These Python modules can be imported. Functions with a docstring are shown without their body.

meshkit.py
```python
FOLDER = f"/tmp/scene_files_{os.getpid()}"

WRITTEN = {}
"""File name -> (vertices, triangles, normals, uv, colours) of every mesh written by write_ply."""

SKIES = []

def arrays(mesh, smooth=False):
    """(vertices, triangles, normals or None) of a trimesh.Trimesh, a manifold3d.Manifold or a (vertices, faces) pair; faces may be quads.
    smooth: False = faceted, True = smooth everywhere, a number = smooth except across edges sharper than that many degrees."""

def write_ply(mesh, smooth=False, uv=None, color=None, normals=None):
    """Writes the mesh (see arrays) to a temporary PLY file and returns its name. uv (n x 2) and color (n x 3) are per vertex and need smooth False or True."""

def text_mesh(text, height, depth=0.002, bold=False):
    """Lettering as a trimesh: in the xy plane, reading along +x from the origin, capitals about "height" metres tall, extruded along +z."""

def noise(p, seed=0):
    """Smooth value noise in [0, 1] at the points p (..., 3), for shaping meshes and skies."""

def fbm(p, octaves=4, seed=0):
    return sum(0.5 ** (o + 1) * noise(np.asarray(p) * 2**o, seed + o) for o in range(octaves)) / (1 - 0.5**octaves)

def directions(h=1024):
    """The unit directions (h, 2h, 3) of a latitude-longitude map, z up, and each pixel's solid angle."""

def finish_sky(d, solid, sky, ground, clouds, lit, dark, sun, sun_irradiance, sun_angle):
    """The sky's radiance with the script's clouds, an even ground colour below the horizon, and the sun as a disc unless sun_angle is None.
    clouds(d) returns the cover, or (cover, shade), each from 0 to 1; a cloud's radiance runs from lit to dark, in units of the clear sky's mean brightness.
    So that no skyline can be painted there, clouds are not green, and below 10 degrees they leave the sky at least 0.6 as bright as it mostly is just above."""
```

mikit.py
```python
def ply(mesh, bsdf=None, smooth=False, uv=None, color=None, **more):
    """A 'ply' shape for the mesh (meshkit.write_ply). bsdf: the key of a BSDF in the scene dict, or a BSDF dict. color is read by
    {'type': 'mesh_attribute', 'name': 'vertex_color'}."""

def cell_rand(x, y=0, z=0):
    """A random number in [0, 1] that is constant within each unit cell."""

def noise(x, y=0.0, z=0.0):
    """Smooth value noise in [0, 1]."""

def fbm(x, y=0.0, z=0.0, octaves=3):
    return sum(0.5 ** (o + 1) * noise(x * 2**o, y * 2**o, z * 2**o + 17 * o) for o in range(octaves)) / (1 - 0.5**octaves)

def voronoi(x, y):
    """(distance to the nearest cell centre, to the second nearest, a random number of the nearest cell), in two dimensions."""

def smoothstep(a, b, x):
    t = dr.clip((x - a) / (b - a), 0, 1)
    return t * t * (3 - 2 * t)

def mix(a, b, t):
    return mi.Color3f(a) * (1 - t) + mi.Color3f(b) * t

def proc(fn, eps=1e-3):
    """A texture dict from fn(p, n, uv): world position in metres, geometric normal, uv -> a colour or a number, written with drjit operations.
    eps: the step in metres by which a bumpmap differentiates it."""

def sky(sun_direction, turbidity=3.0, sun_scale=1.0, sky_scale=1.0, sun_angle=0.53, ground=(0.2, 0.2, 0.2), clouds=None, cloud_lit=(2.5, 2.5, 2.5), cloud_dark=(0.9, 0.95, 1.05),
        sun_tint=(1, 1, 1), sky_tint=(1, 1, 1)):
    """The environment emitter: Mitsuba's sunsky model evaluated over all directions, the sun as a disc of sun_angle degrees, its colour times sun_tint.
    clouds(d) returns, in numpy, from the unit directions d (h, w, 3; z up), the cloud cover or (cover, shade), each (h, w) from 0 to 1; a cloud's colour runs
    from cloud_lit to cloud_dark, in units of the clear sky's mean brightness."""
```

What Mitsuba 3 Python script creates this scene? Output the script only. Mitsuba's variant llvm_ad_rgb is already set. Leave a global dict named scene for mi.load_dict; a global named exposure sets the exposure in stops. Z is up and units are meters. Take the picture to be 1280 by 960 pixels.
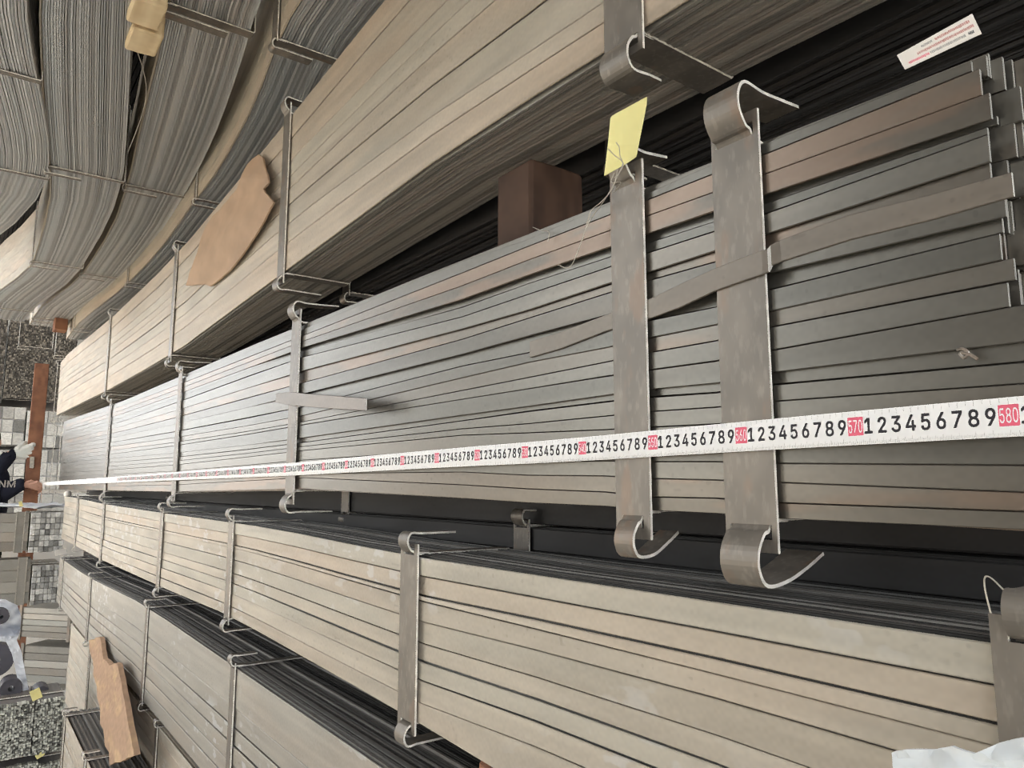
import math, random
import numpy as np, trimesh, manifold3d as m3, shapely, shapely.geometry as sg
import drjit as dr
import mitsuba as mi
import mikit, meshkit
from mikit import noise, fbm, cell_rand, smoothstep, mix, voronoi

R = random.Random(7)
scene, labels = {}, {}
T4 = mi.ScalarTransform4f

# ------------------------------------------------------------------ camera, sky, exposure
# x runs along the bars (metres on the tape), y into the stack, z up
F_PX = 925.0
VPX, VPY = -50.0, 608.0
Dc = np.array([VPX - 640, VPY - 480, F_PX]); Dc /= np.linalg.norm(Dc)
Uc = np.array([0, -F_PX / (VPY - 480), 1.0]); Uc /= np.linalg.norm(Uc)
Nc = np.cross(Uc, Dc); Nc = Nc if Nc[0] > 0 else -Nc
MW = np.array([-Dc, Nc, Uc])
CAM = np.array([5.987, -0.538, 1.25])
cdir, cup = MW @ np.array([0, 0, 1.0]), MW @ np.array([0, -1.0, 0])
scene['camera'] = {'type': 'perspective', 'fov': 2 * math.degrees(math.atan(640 / F_PX)), 'fov_axis': 'x', 'near_clip': 0.02, 'far_clip': 100.0,
                   'to_world': T4().look_at(origin=CAM.tolist(), target=(CAM + cdir).tolist(), up=cup.tolist())}
exposure = 4.0
scene['sky'] = mikit.sky([-0.35, -0.45, 0.82], turbidity=6, sun_scale=0.55, sky_scale=1.0, sun_angle=3.0, ground=(0.35, 0.34, 0.32),
                         clouds=lambda d: (np.full(d.shape[:2], 0.8), 0.35 + 0 * d[..., 0]), cloud_lit=(2.0, 2.0, 2.0), cloud_dark=(1.12, 1.10, 1.06), sky_tint=(1.04, 1.0, 0.94))


def ray(px, py):
    return MW @ np.array([(px - 640) / F_PX, (py - 480) / F_PX, 1.0])


def onY(px, py, y=0.0):      # the point of the plane y = const seen at a pixel
    d = ray(px, py); return CAM + d * (y - CAM[1]) / d[1]


def onZ(px, py, z):
    d = ray(px, py); return CAM + d * (z - CAM[2]) / d[2]


def onX(px, py, x):
    d = ray(px, py); return CAM + d * (x - CAM[0]) / d[0]


# ------------------------------------------------------------------ materials
def two(b):
    return {'type': 'twosided', 'bsdf': b}


def steel(base, var=0.12, streak=0.16, blotch=0.22, pink=0.5, rust=0.0, flake=0.0, cool=0.5, ends=0.0):
    base = [float(b) for b in base]

    def fn(p, n, uv):
        i = uv.x
        r, r2, r3 = cell_rand(i, 3), cell_rand(i, 7), cell_rand(i, 11)
        s = noise(p.x * 3.0, p.z * 120 + i * 3.7, p.y * 120)
        b = fbm(p.x * 6 + i * 5.3, p.y * 9, p.z * 22)
        g = noise(p.x * 260, p.y * 260, p.z * 260)
        k = 1 + var * (r * 2 - 1) + streak * (s - 0.5) + blotch * (b - 0.5) + 0.10 * (g - 0.5)
        c = mi.Color3f(*base) * k
        c = mix(c, c * mi.Color3f(1.12, 0.97, 0.88), pink * smoothstep(0.45, 0.9, r2) + 0.25 * smoothstep(0.5, 0.7, fbm(p.x * 2.3 + i * 2.1, p.z * 8, p.y * 8)))
        c = mix(c, c * mi.Color3f(0.93, 1.0, 1.03), cool * smoothstep(0.6, 0.9, r3))
        pit = smoothstep(0.80, 0.92, noise(p.x * 150, p.y * 150, p.z * 150)) * smoothstep(0.45, 0.7, fbm(p.x * 4, p.y * 6, p.z * 12))
        c = c * (1 - 0.14 * pit)
        if ends:
            c = mix(c, mi.Color3f(0.74, 0.74, 0.70), ends * smoothstep(0.8, 0.95, dr.abs(n.x)))
        if rust:
            m = smoothstep(0.50, 0.66, fbm(p.x * 5 + i * 9.1, p.z * 30, p.y * 30, octaves=4)) * smoothstep(0.5, 0.8, r2)
            c = mix(c, mi.Color3f(0.30, 0.19, 0.13), rust * m)
        if flake:
            m = smoothstep(0.60, 0.68, fbm(p.x * 26 + i * 4.1, p.z * 60, p.y * 60, octaves=3)) * smoothstep(0.45, 0.62, fbm(p.x * 2.2, p.z * 5, p.y * 5))
            c = mix(c, mi.Color3f(0.55, 0.56, 0.57), flake * m)
        return c
    return fn


def metal(name, fn, rough=0.45, metallic=0.3, spec=0.5):
    scene[name] = two({'type': 'principled', 'base_color': mikit.proc(fn), 'roughness': rough, 'metallic': metallic, 'specular': spec})


metal('steel_beige', steel((0.43, 0.377, 0.30), var=0.06, blotch=0.32, pink=0.3), 0.55, 0.15)
metal('steel_grey', steel((0.152, 0.145, 0.127), var=0.14, pink=0.40, rust=0.35, cool=0.25, ends=0.8), 0.33, 0.7)
metal('steel_taupe', steel((0.41, 0.367, 0.30), var=0.06, blotch=0.36, pink=0.25, rust=0.1, flake=0.4), 0.5, 0.2)
metal('steel_mottled', steel((0.34, 0.32, 0.28), var=0.08, pink=0.3, flake=0.5), 0.45, 0.3)
metal('steel_blue', steel((0.485, 0.495, 0.495), var=0.38, streak=0.05, blotch=0.15, pink=0.15), 0.40, 0.5)
metal('steel_rusty', steel((0.17, 0.147, 0.122), var=0.1, pink=0.5, rust=0.3, ends=0.8), 0.42, 0.45)
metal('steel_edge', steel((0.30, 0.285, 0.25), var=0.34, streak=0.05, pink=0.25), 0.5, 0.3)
metal('steel_edge_dark', steel((0.15, 0.146, 0.138), var=0.85, streak=0.05, pink=0.2), 0.5, 0.3)  # dark rolled edges; shade on the bundle tops is also put into this colour
metal('steel_dark', steel((0.17, 0.17, 0.17), var=0.25), 0.5, 0.3)
metal('steel_shade_black', steel((0.032, 0.032, 0.032), var=0.35), 0.6, 0.2)  # near black: the shade of the deep gaps is put into this colour


def strap_fn(p, n, uv):
    b = fbm(p.x * 30, p.y * 60, p.z * 18)
    w = smoothstep(0.5, 0.75, fbm(p.x * 260, p.y * 260, p.z * 70, octaves=4))
    c = mix(mi.Color3f(0.205, 0.183, 0.155), mi.Color3f(0.155, 0.140, 0.120), smoothstep(0.3, 0.7, b))
    c = mix(c, mi.Color3f(0.36, 0.33, 0.29), 0.22 * w)
    c = mix(c, mi.Color3f(0.24, 0.16, 0.11), 0.5 * smoothstep(0.58, 0.72, fbm(p.x * 50, p.y * 50, p.z * 16, octaves=4)))
    e = smoothstep(0.75, 0.9, dr.abs(n.x))                 # the sheared edges of the strip are bare metal
    return mix(c, mi.Color3f(0.78, 0.76, 0.70) * (0.75 + 0.5 * noise(p.z * 160, p.y * 160)), e)


metal('strap_steel', strap_fn, 0.42, 0.35)
metal('wire_steel', lambda p, n, uv: mi.Color3f(0.42, 0.39, 0.33) * (0.8 + 0.4 * noise(p.x * 80, p.y * 80, p.z * 80)), 0.4, 0.5)


def wood_fn(a, b, ring=90):
    def fn(p, n, uv):
        g = noise(p.x * 9 + 3 * noise(p.z * 6, p.y * 6), p.y * ring, p.z * 14)
        k = fbm(p.x * 40, p.y * 40, p.z * 40)
        return mix(mi.Color3f(*a), mi.Color3f(*b), smoothstep(0.2, 0.8, 0.6 * g + 0.4 * k))
    return fn


def matte(name, fn, rough=0.8, spec=0.25):
    tex = mikit.proc(fn) if callable(fn) else {'type': 'rgb', 'value': list(fn)}
    scene[name] = two({'type': 'principled', 'base_color': tex, 'roughness': rough, 'specular': spec})


matte('wood_pale', wood_fn((0.82, 0.68, 0.45), (0.62, 0.47, 0.28)))
matte('wood_brown', wood_fn((0.10, 0.06, 0.042), (0.055, 0.034, 0.026)))
matte('wood_red', wood_fn((0.30, 0.145, 0.085), (0.19, 0.09, 0.06), 40))
matte('wood_tan', lambda p, n, uv: mix(mi.Color3f(0.36, 0.235, 0.155), mi.Color3f(0.45, 0.31, 0.18), smoothstep(0.50, 0.75, fbm(p.x * 9, p.y * 9, p.z * 22, octaves=4))) * (0.85 + 0.3 * noise(p.x * 60, p.y * 60, p.z * 90)))
matte('cardboard', lambda p, n, uv: mi.Color3f(0.42, 0.295, 0.20) * (0.78 + 0.4 * fbm(p.x * 14, p.y * 14, p.z * 20, octaves=4)))
matte('yellow_paper', (0.80, 0.74, 0.33), 0.7)
matte('white_paper', (0.78, 0.74, 0.68), 0.7)
matte('white_film', (0.66, 0.70, 0.71), 0.35, 0.5)
matte('blue_white_film', lambda p, n, uv: mix(mi.Color3f(0.72, 0.76, 0.82), mi.Color3f(0.30, 0.34, 0.42), smoothstep(0.5, 0.75, fbm(p.x * 14, p.y * 14, p.z * 14))), 0.3, 0.6)
matte('tape_white', (0.80, 0.80, 0.79), 0.45, 0.4)
matte('ink_black', (0.03, 0.03, 0.035), 0.6)
matte('ink_red', (0.72, 0.13, 0.20), 0.55)
matte('ink_faint_red', (0.48, 0.20, 0.18), 0.7)
matte('ink_faint_grey', (0.32, 0.30, 0.28), 0.7)
matte('navy_cloth', (0.020, 0.022, 0.035), 0.9, 0.1)
matte('black_cloth', (0.012, 0.012, 0.014), 0.9, 0.1)
matte('black_hair', (0.012, 0.010, 0.009), 0.6)
matte('skin', (0.62, 0.36, 0.27), 0.6, 0.3)
matte('glove_white', (0.74, 0.76, 0.72), 0.85)
matte('coil_dark', lambda p, n, uv: mi.Color3f(0.085, 0.083, 0.098) * (0.7 + 0.6 * fbm(p.x * 12, p.y * 12, p.z * 12)), 0.55)
matte('concrete', lambda p, n, uv: mi.Color3f(0.60, 0.57, 0.51) * (0.75 + 0.4 * fbm(p.x * 1.5, p.y * 1.5, 0.0, octaves=5)), 0.85)
matte('wall_paint', lambda p, n, uv: mi.Color3f(0.40, 0.395, 0.38) * (0.8 + 0.3 * fbm(p.x, p.y, p.z, octaves=4)), 0.9)
matte('roof_sheet', lambda p, n, uv: mi.Color3f(0.30, 0.31, 0.32) * (0.85 + 0.2 * noise(p.x * 0.7, p.y * 2)), 0.7)


def end_fn(p, n, uv):
    r = cell_rand(uv.x, 5)
    return mi.Color3f(0.60, 0.595, 0.56) * (0.35 + 0.95 * r) * (0.8 + 0.4 * noise(p.x * 60, p.y * 90, p.z * 90))


matte('cut_end', end_fn, 0.6, 0.4)


metal('rod_end', lambda p, n, uv: mi.Color3f(0.66, 0.67, 0.60) * (0.12 + 1.1 * cell_rand(uv.x, 5)), 0.5, 0.3)


def brown_end_fn(p, n, uv):
    r = cell_rand(uv.x, 5)
    return mi.Color3f(0.26, 0.235, 0.20) * (0.25 + 1.2 * r * r)


matte('brown_end', brown_end_fn, 0.7, 0.3)

# ------------------------------------------------------------------ helpers
USED = set()
PHOTO_ID = [0]


def name_for(base):
    k, n = base, 0
    while k in USED:
        n += 1; k = f'{base}_{n:03d}'
    USED.add(k)
    return k


def thing(base, label, cat, group=None, kind=None):
    k = name_for(base)
    labels[k] = {'label': label, 'category': cat}
    if group: labels[k]['group'] = group
    return k


def shape(key, mesh, bsdf, smooth=False, uid=None, label=None, kind=None, **more):
    if uid is not None:
        v = mesh[0] if isinstance(mesh, tuple) else mesh.vertices
        ids = np.broadcast_to(np.asarray(uid, float), len(v))
        more['uv'] = np.stack([ids + 0.5, np.zeros(len(v))], 1)
    scene[key] = mikit.ply(mesh, bsdf, smooth=smooth, **more)
    if label or kind:
        labels.setdefault(key, {})
        if label: labels[key]['label'] = label
        if kind: labels[key]['kind'] = kind
    return key


def part(parent, base, mesh, bsdf, **kw):
    return shape(name_for(parent + '__' + base), mesh, bsdf, **kw)


def single(base, label, cat, mesh, bsdf, group=None, **kw):
    k = thing(base, label, cat, group)
    return shape(k, mesh, bsdf, **kw)


def structure(base, mesh, bsdf, label=None):
    k = name_for(base); shape(k, mesh, bsdf); labels[k] = {'kind': 'structure'}
    if label: labels[k]['label'] = label
    return k


def uid():
    PHOTO_ID[0] += 1; return PHOTO_ID[0]


def loft(rings, caps=True):
    """rings (s, k, 3) -> vertices and triangles of the skin through them."""
    rings = np.asarray(rings, float); s, k, _ = rings.shape
    v = rings.reshape(-1, 3); f = []
    a = np.arange(s - 1)[:, None] * k; i = np.arange(k)[None]; j = (i + 1) % k
    q = np.stack([a + i, a + j, a + k + j, a + k + i], -1).reshape(-1, 4)
    f = [q[:, [0, 1, 2]], q[:, [0, 2, 3]]]
    if caps:
        c = np.arange(1, k - 1)
        f.append(np.stack([0 * c, c + 1, c], 1)); b = (s - 1) * k
        f.append(np.stack([b + 0 * c, b + c, b + c + 1], 1))
    return v, np.vstack(f)


def bar_mesh(xs, yf, zb, zt, t=0.003, bev=0.0006):
    """a flat bar on its edge: front face at yf(x), from zb(x) to zt(x), t thick"""
    xs, yf, zb, zt = (np.broadcast_to(np.asarray(a, float), np.shape(xs)) for a in (xs, yf, zb, zt))
    if bev:
        ring = [(0, 'b', bev), (0, 't', -bev), (bev, 't', 0), (t - bev, 't', 0), (t, 't', -bev), (t, 'b', bev), (t - bev, 'b', 0), (bev, 'b', 0)]
    else:
        ring = [(0, 'b', 0), (0, 't', 0), (t, 't', 0), (t, 'b', 0)]
    rings = np.stack([np.stack([xs, yf + dy, (zb if w == 'b' else zt) + dz], -1) for dy, w, dz in ring], 1)
    return loft(rings)


def cat_meshes(ms):
    vs, fs, ids, n = [], [], [], 0
    for (v, f), i in ms:
        vs.append(v); fs.append(np.asarray(f) + n); ids.append(np.full(len(v), float(i))); n += len(v)
    return (np.vstack(vs), np.vstack(fs)), np.concatenate(ids)


def box(c, s, rot=None, bev=0.0):
    if bev:
        h = np.array(s) / 2 - bev
        pts = []
        for sx in (-1, 1):
            for sy in (-1, 1):
                for sz in (-1, 1):
                    p = np.array([sx, sy, sz]) * h
                    for a in range(3):
                        q = p.copy(); q[a] += np.sign(p[a]) * bev; pts.append(q)
        m = trimesh.Trimesh(np.array(pts)).convex_hull
    else:
        m = trimesh.creation.box(s)
    if rot is not None: m.apply_transform(rot)
    m.apply_translation(c)
    return m


def rotz(a):
    return trimesh.transformations.rotation_matrix(a, [0, 0, 1])


def rot(a, ax):
    return trimesh.transformations.rotation_matrix(a, ax)


def strip_mesh(path, x0, w, t=0.0035, shear=0.0):
    """a steel strip w wide (along x) following a path of (y, z) points"""
    p = np.asarray(path, float)
    d = np.gradient(p, axis=0); d /= np.linalg.norm(d, axis=1, keepdims=True) + 1e-12
    nrm = np.stack([-d[:, 1], d[:, 0]], 1) * t / 2
    rings = []
    for i in range(len(p)):
        o, q = p[i] + nrm[i], p[i] - nrm[i]
        xa = x0 + shear * i / len(p)
        rings.append([(xa - w / 2, *o), (xa + w / 2, *o), (xa + w / 2, *q), (xa - w / 2, *q)])
    return loft(rings)


def smooth_path(pts, n=8):
    """Catmull-Rom through the points"""
    p = np.asarray(pts, float); p = np.vstack([2 * p[0] - p[1], p, 2 * p[-1] - p[-2]]); out = []
    for i in range(1, len(p) - 2):
        for u in np.linspace(0, 1, n, endpoint=False):
            a, b, c, d = p[i - 1], p[i], p[i + 1], p[i + 2]
            out.append(0.5 * (2 * b + (c - a) * u + (2 * a - 5 * b + 4 * c - d) * u**2 + (3 * b - a - 3 * c + d) * u**3))
    out.append(p[-2])
    return np.array(out)


def tube(pts, r, k=6, smooth_n=6):
    p = smooth_path(pts, smooth_n) if smooth_n else np.asarray(pts, float)
    rings = []; up = np.array([0.31, 0.2, 0.93])
    for i in range(len(p)):
        d = p[min(i + 1, len(p) - 1)] - p[max(i - 1, 0)]; d /= np.linalg.norm(d) + 1e-12
        a = np.cross(up, d)
        if np.linalg.norm(a) < 0.15: a = np.cross([1, 0, 0], d)
        a /= np.linalg.norm(a); b = np.cross(d, a)
        rings.append([p[i] + r * (math.cos(q) * a + math.sin(q) * b) for q in np.arange(k) * 2 * math.pi / k])
    return loft(rings)


def interp(pts):
    p = np.asarray(sorted(pts), float)

    def f(x):
        x = np.asarray(x, float)
        y = np.interp(x, p[:, 0], p[:, 1])
        if len(p) > 1:
            s = (p[-1, 1] - p[-2, 1]) / (p[-1, 0] - p[-2, 0]); y = np.where(x > p[-1, 0], p[-1, 1] + s * (x - p[-1, 0]), y)
        return y
    return f


# ------------------------------------------------------------------ straps
def add_strap(b, x, w, yf, yb, zb, zt, plate_w=None, hook=0.05, hooks=(True, True), t=0.003, ext=0.028, size=1.0, plate=True, tops=(0.0, 0.0), kink=0.0):
    """binding strap of bundle b: a loop behind the bundle whose two ends pass the slots of a front plate and fold back as hooks"""
    pw = max(plate_w or w * 1.35, w + 0.008)
    yp = yf - 0.0045                                       # middle of the plate
    loop = [(yf + 0.003, zt + 0.003), (yb + 0.002, zt + 0.003), (yb + 0.004, zt), (yb + 0.004, zb), (yb + 0.002, zb - 0.003), (yf + 0.003, zb - 0.003)]
    k = part(b, 'binding_strap', strip_mesh(loop, x, w, t), 'strap_steel')
    if plate:
        z0, z1 = zb - ext, zt + ext
        poly = sg.box(x - pw / 2, z0, x + pw / 2, z1)
        for zc in (zb - ext * 0.45, zt + ext * 0.45):
            poly = poly.difference(sg.box(x - w / 2 - 0.001, zc - 0.006, x + w / 2 + 0.001, zc + 0.006))
        m = trimesh.creation.extrude_polygon(poly, t, engine='earcut')
        v = m.vertices.copy()
        m = trimesh.Trimesh(np.stack([v[:, 0], yp - t / 2 + v[:, 2], v[:, 1]], 1), m.faces[:, ::-1], process=False)
        part(k, 'front_plate', m, 'strap_steel')
    s, o = size, 0.6 * size
    for sgn, zz, on, h, tilt in ((-1, zb, hooks[0], hook, tops[0]), (1, zt, hooks[1], hook, tops[1])):
        if not on: continue
        q = lambda y, z: (y, zz + sgn * z)
        pts = [q(yf + 0.02, 0.004), q(yf, 0.005), q(yp - 0.003, ext * 0.42), q(yp - 0.010 * o, ext * 0.50), q(yp - 0.019 * o, ext * 0.5 + 0.009 * s), q(yp - 0.019 * o, ext * 0.5 + 0.019 * s),
               q(yp - 0.008 * o, ext * 0.5 + 0.027 * s), q(yp + 0.012 * s, ext * 0.5 + 0.026 * s), q(yp + hook * 0.6, ext * 0.5 + 0.026 * s - 0.4 * tilt), q(yp + hook, ext * 0.5 + 0.026 * s - tilt)]
        part(k, 'hook', strip_mesh(smooth_path(pts, 4), x, w * 0.96, t), 'strap_steel')
    return k


# ------------------------------------------------------------------ bundles
def bundle(base, label, group, mat, xs, zb, zt, yf, depth, rows, t=0.004, x_end=(6.25, 0.0), x_start=0.0, interior_rows=None, wob=0.0008, recess=0.0, gaps=(0.0004, 0.002), cols=None,
           edge_jit=0.0016, start_jit=0.01, inner=None):
    """a bundle of flat bars on edge, lying along x. rows: function x -> increasing fractions of the height (n + 1 values)"""
    b = thing(base, label, 'steel bundle', group)
    xs = np.asarray(xs, float)
    fr = np.asarray([rows(x) for x in xs])                 # (s, n+1)
    n = fr.shape[1] - 1
    B, Tt, Y = zb(xs), zt(xs), yf(xs)
    if True:
        for i in range(n):
            g0, g1 = R.uniform(*gaps) / 2, R.uniform(*gaps) / 2
            ph, fq = R.uniform(0, 6), R.uniform(1.2, 3)
            y = Y + (R.uniform(0, recess) if 0 < i < n - 1 else 0) + wob * np.sin(xs * fq + ph)
            z0 = B + (Tt - B) * fr[:, i] + g0 + wob * np.sin(xs * fq * 1.3 + ph * 2); z1 = B + (Tt - B) * fr[:, i + 1] - g1 + wob * np.sin(xs * fq + ph * 3)
            x2 = xs.copy(); x2[0] += R.uniform(-start_jit, start_jit); x2[-1] += R.uniform(-1, 1) * x_end[1]
            part(b, 'flat_bar', bar_mesh(x2, y, z0, z1, t, 0.0009), mat, uid=uid())
    cols = cols or int(depth / t)
    pieces = []
    xi = xs if len(xs) <= 14 else xs[np.unique(np.linspace(0, len(xs) - 1, 14).astype(int))]
    B, Tt, Y = zb(xi), zt(xi), yf(xi); fi = np.asarray([rows(x) for x in xi])
    pitch = depth / cols
    for c in range(1, cols):
        dz = R.uniform(-1, 1) * edge_jit
        for i in (range(n) if interior_rows is None else interior_rows(n)):
            y = Y + 0.004 + c * pitch + R.uniform(-0.1, 0.1) * pitch
            z0 = B + (Tt - B) * fi[:, i] + dz + R.uniform(0, 0.0007); z1 = B + (Tt - B) * fi[:, i + 1] + dz - R.uniform(0, 0.0007)
            x2 = xi.copy(); x2[0] += R.uniform(-start_jit, start_jit); x2[-1] += R.uniform(-1, 1) * x_end[1]
            pieces.append((bar_mesh(x2, y, z0, z1, pitch * R.uniform(0.70, 0.88), 0), uid()))
    m, ids = cat_meshes(pieces)
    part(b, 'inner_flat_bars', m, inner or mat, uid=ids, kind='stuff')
    return b


def even(fr):
    fr = np.asarray(fr, float); return lambda x: fr


def jit_rows(n, amp=0.12):
    w = np.array([1 + R.uniform(-amp, amp) for _ in range(n)]); return even(np.concatenate([[0], np.cumsum(w) / w.sum()]))


def ztop(pts, y=0.0, dy=0.0):
    return interp([tuple(onY(px, py, y)[[0, 2]]) for px, py in pts])


XS = np.concatenate([np.linspace(-0.5, 3.5, 9), np.linspace(3.8, 6.3, 11)])
# ---- the setting
structure('floor', box((1, -5, -0.05), (30, 20, 0.1)), 'concrete')
structure('wall_back', box((2, 3.1, 3), (16, 0.2, 6)), 'wall_paint')
structure('wall_left', box((-6.9, 0.9, 3), (0.2, 4.4, 6)), 'wall_paint')
structure('wall_light_block', box((6.1, -4.1, 3), (5.8, 0.2, 6)), 'wall_paint')  # unseen wall, placed so the near end of the taped bundle reflects dark
structure('wall_light_block', box((-4.7, -6.1, 3), (4.4, 0.2, 6)), 'wall_paint')  # unseen wall piece, added to cut daylight on the far left
structure('ceiling', box((1.6, -1.5, 6.1), (15.2, 9.4, 0.15)), 'roof_sheet')

# ---- A: the beige bundle above
A_zb = ztop([(65, 522), (140, 485), (220, 440), (358, 338), (579, 175), (760, 62)])
A_zt0 = ztop([(85, 442), (145, 392), (220, 320), (358, 152), (480, 0)])
A_zt = lambda x: np.minimum(A_zt0(x), np.where(np.asarray(x) > 4.8, 2.115, 2.19))


def fracs(zb, zt, lines, y=0.0):
    """lines: for each boundary two pixels on it, from the bottom up; fractions interpolated along x between them"""
    L = []
    for (p, q) in lines:
        a, c = onY(*p, y), onY(*q, y)
        L.append([(a[0], (a[2] - zb(a[0])) / (zt(a[0]) - zb(a[0]))), (c[0], (c[2] - zb(c[0])) / (zt(c[0]) - zb(c[0])))])

    def f(x):
        out = [0.0]
        for (xa, fa), (xc, fc) in L:
            u = min(max((x - xa) / (xc - xa), 0), 1); out.append(fa + (fc - fa) * u)
        return np.maximum.accumulate(np.array(out + [1.0]))
    return f


A_rows = fracs(A_zb, A_zt, [((360, 302), (755, 30)), ((360, 278), (755, 5)), ((360, 256), (682, 0)), ((360, 237), (618, 0)), ((360, 222), (586, 0)), ((369, 194), (558, 0)), ((360, 178), (510, 0))])
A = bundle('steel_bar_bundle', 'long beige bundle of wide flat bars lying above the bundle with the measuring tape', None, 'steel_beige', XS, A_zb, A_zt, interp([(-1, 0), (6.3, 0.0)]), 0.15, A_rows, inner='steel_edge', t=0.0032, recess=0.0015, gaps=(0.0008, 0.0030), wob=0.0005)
for px, w, hk in ((784, 0.042, 0.035), (352, 0.030, 0.09), (221, 0.028, 0.08), (145, 0.026, 0.07), (85, 0.026, 0.05)):
    x = onY(px, 300, -0.006)[0]
    add_strap(A, x, w, 0.0, 0.15, float(A_zb(x)), float(A_zt(x)), hook=hk, size=1.0 if w < 0.04 else 1.3)

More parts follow.
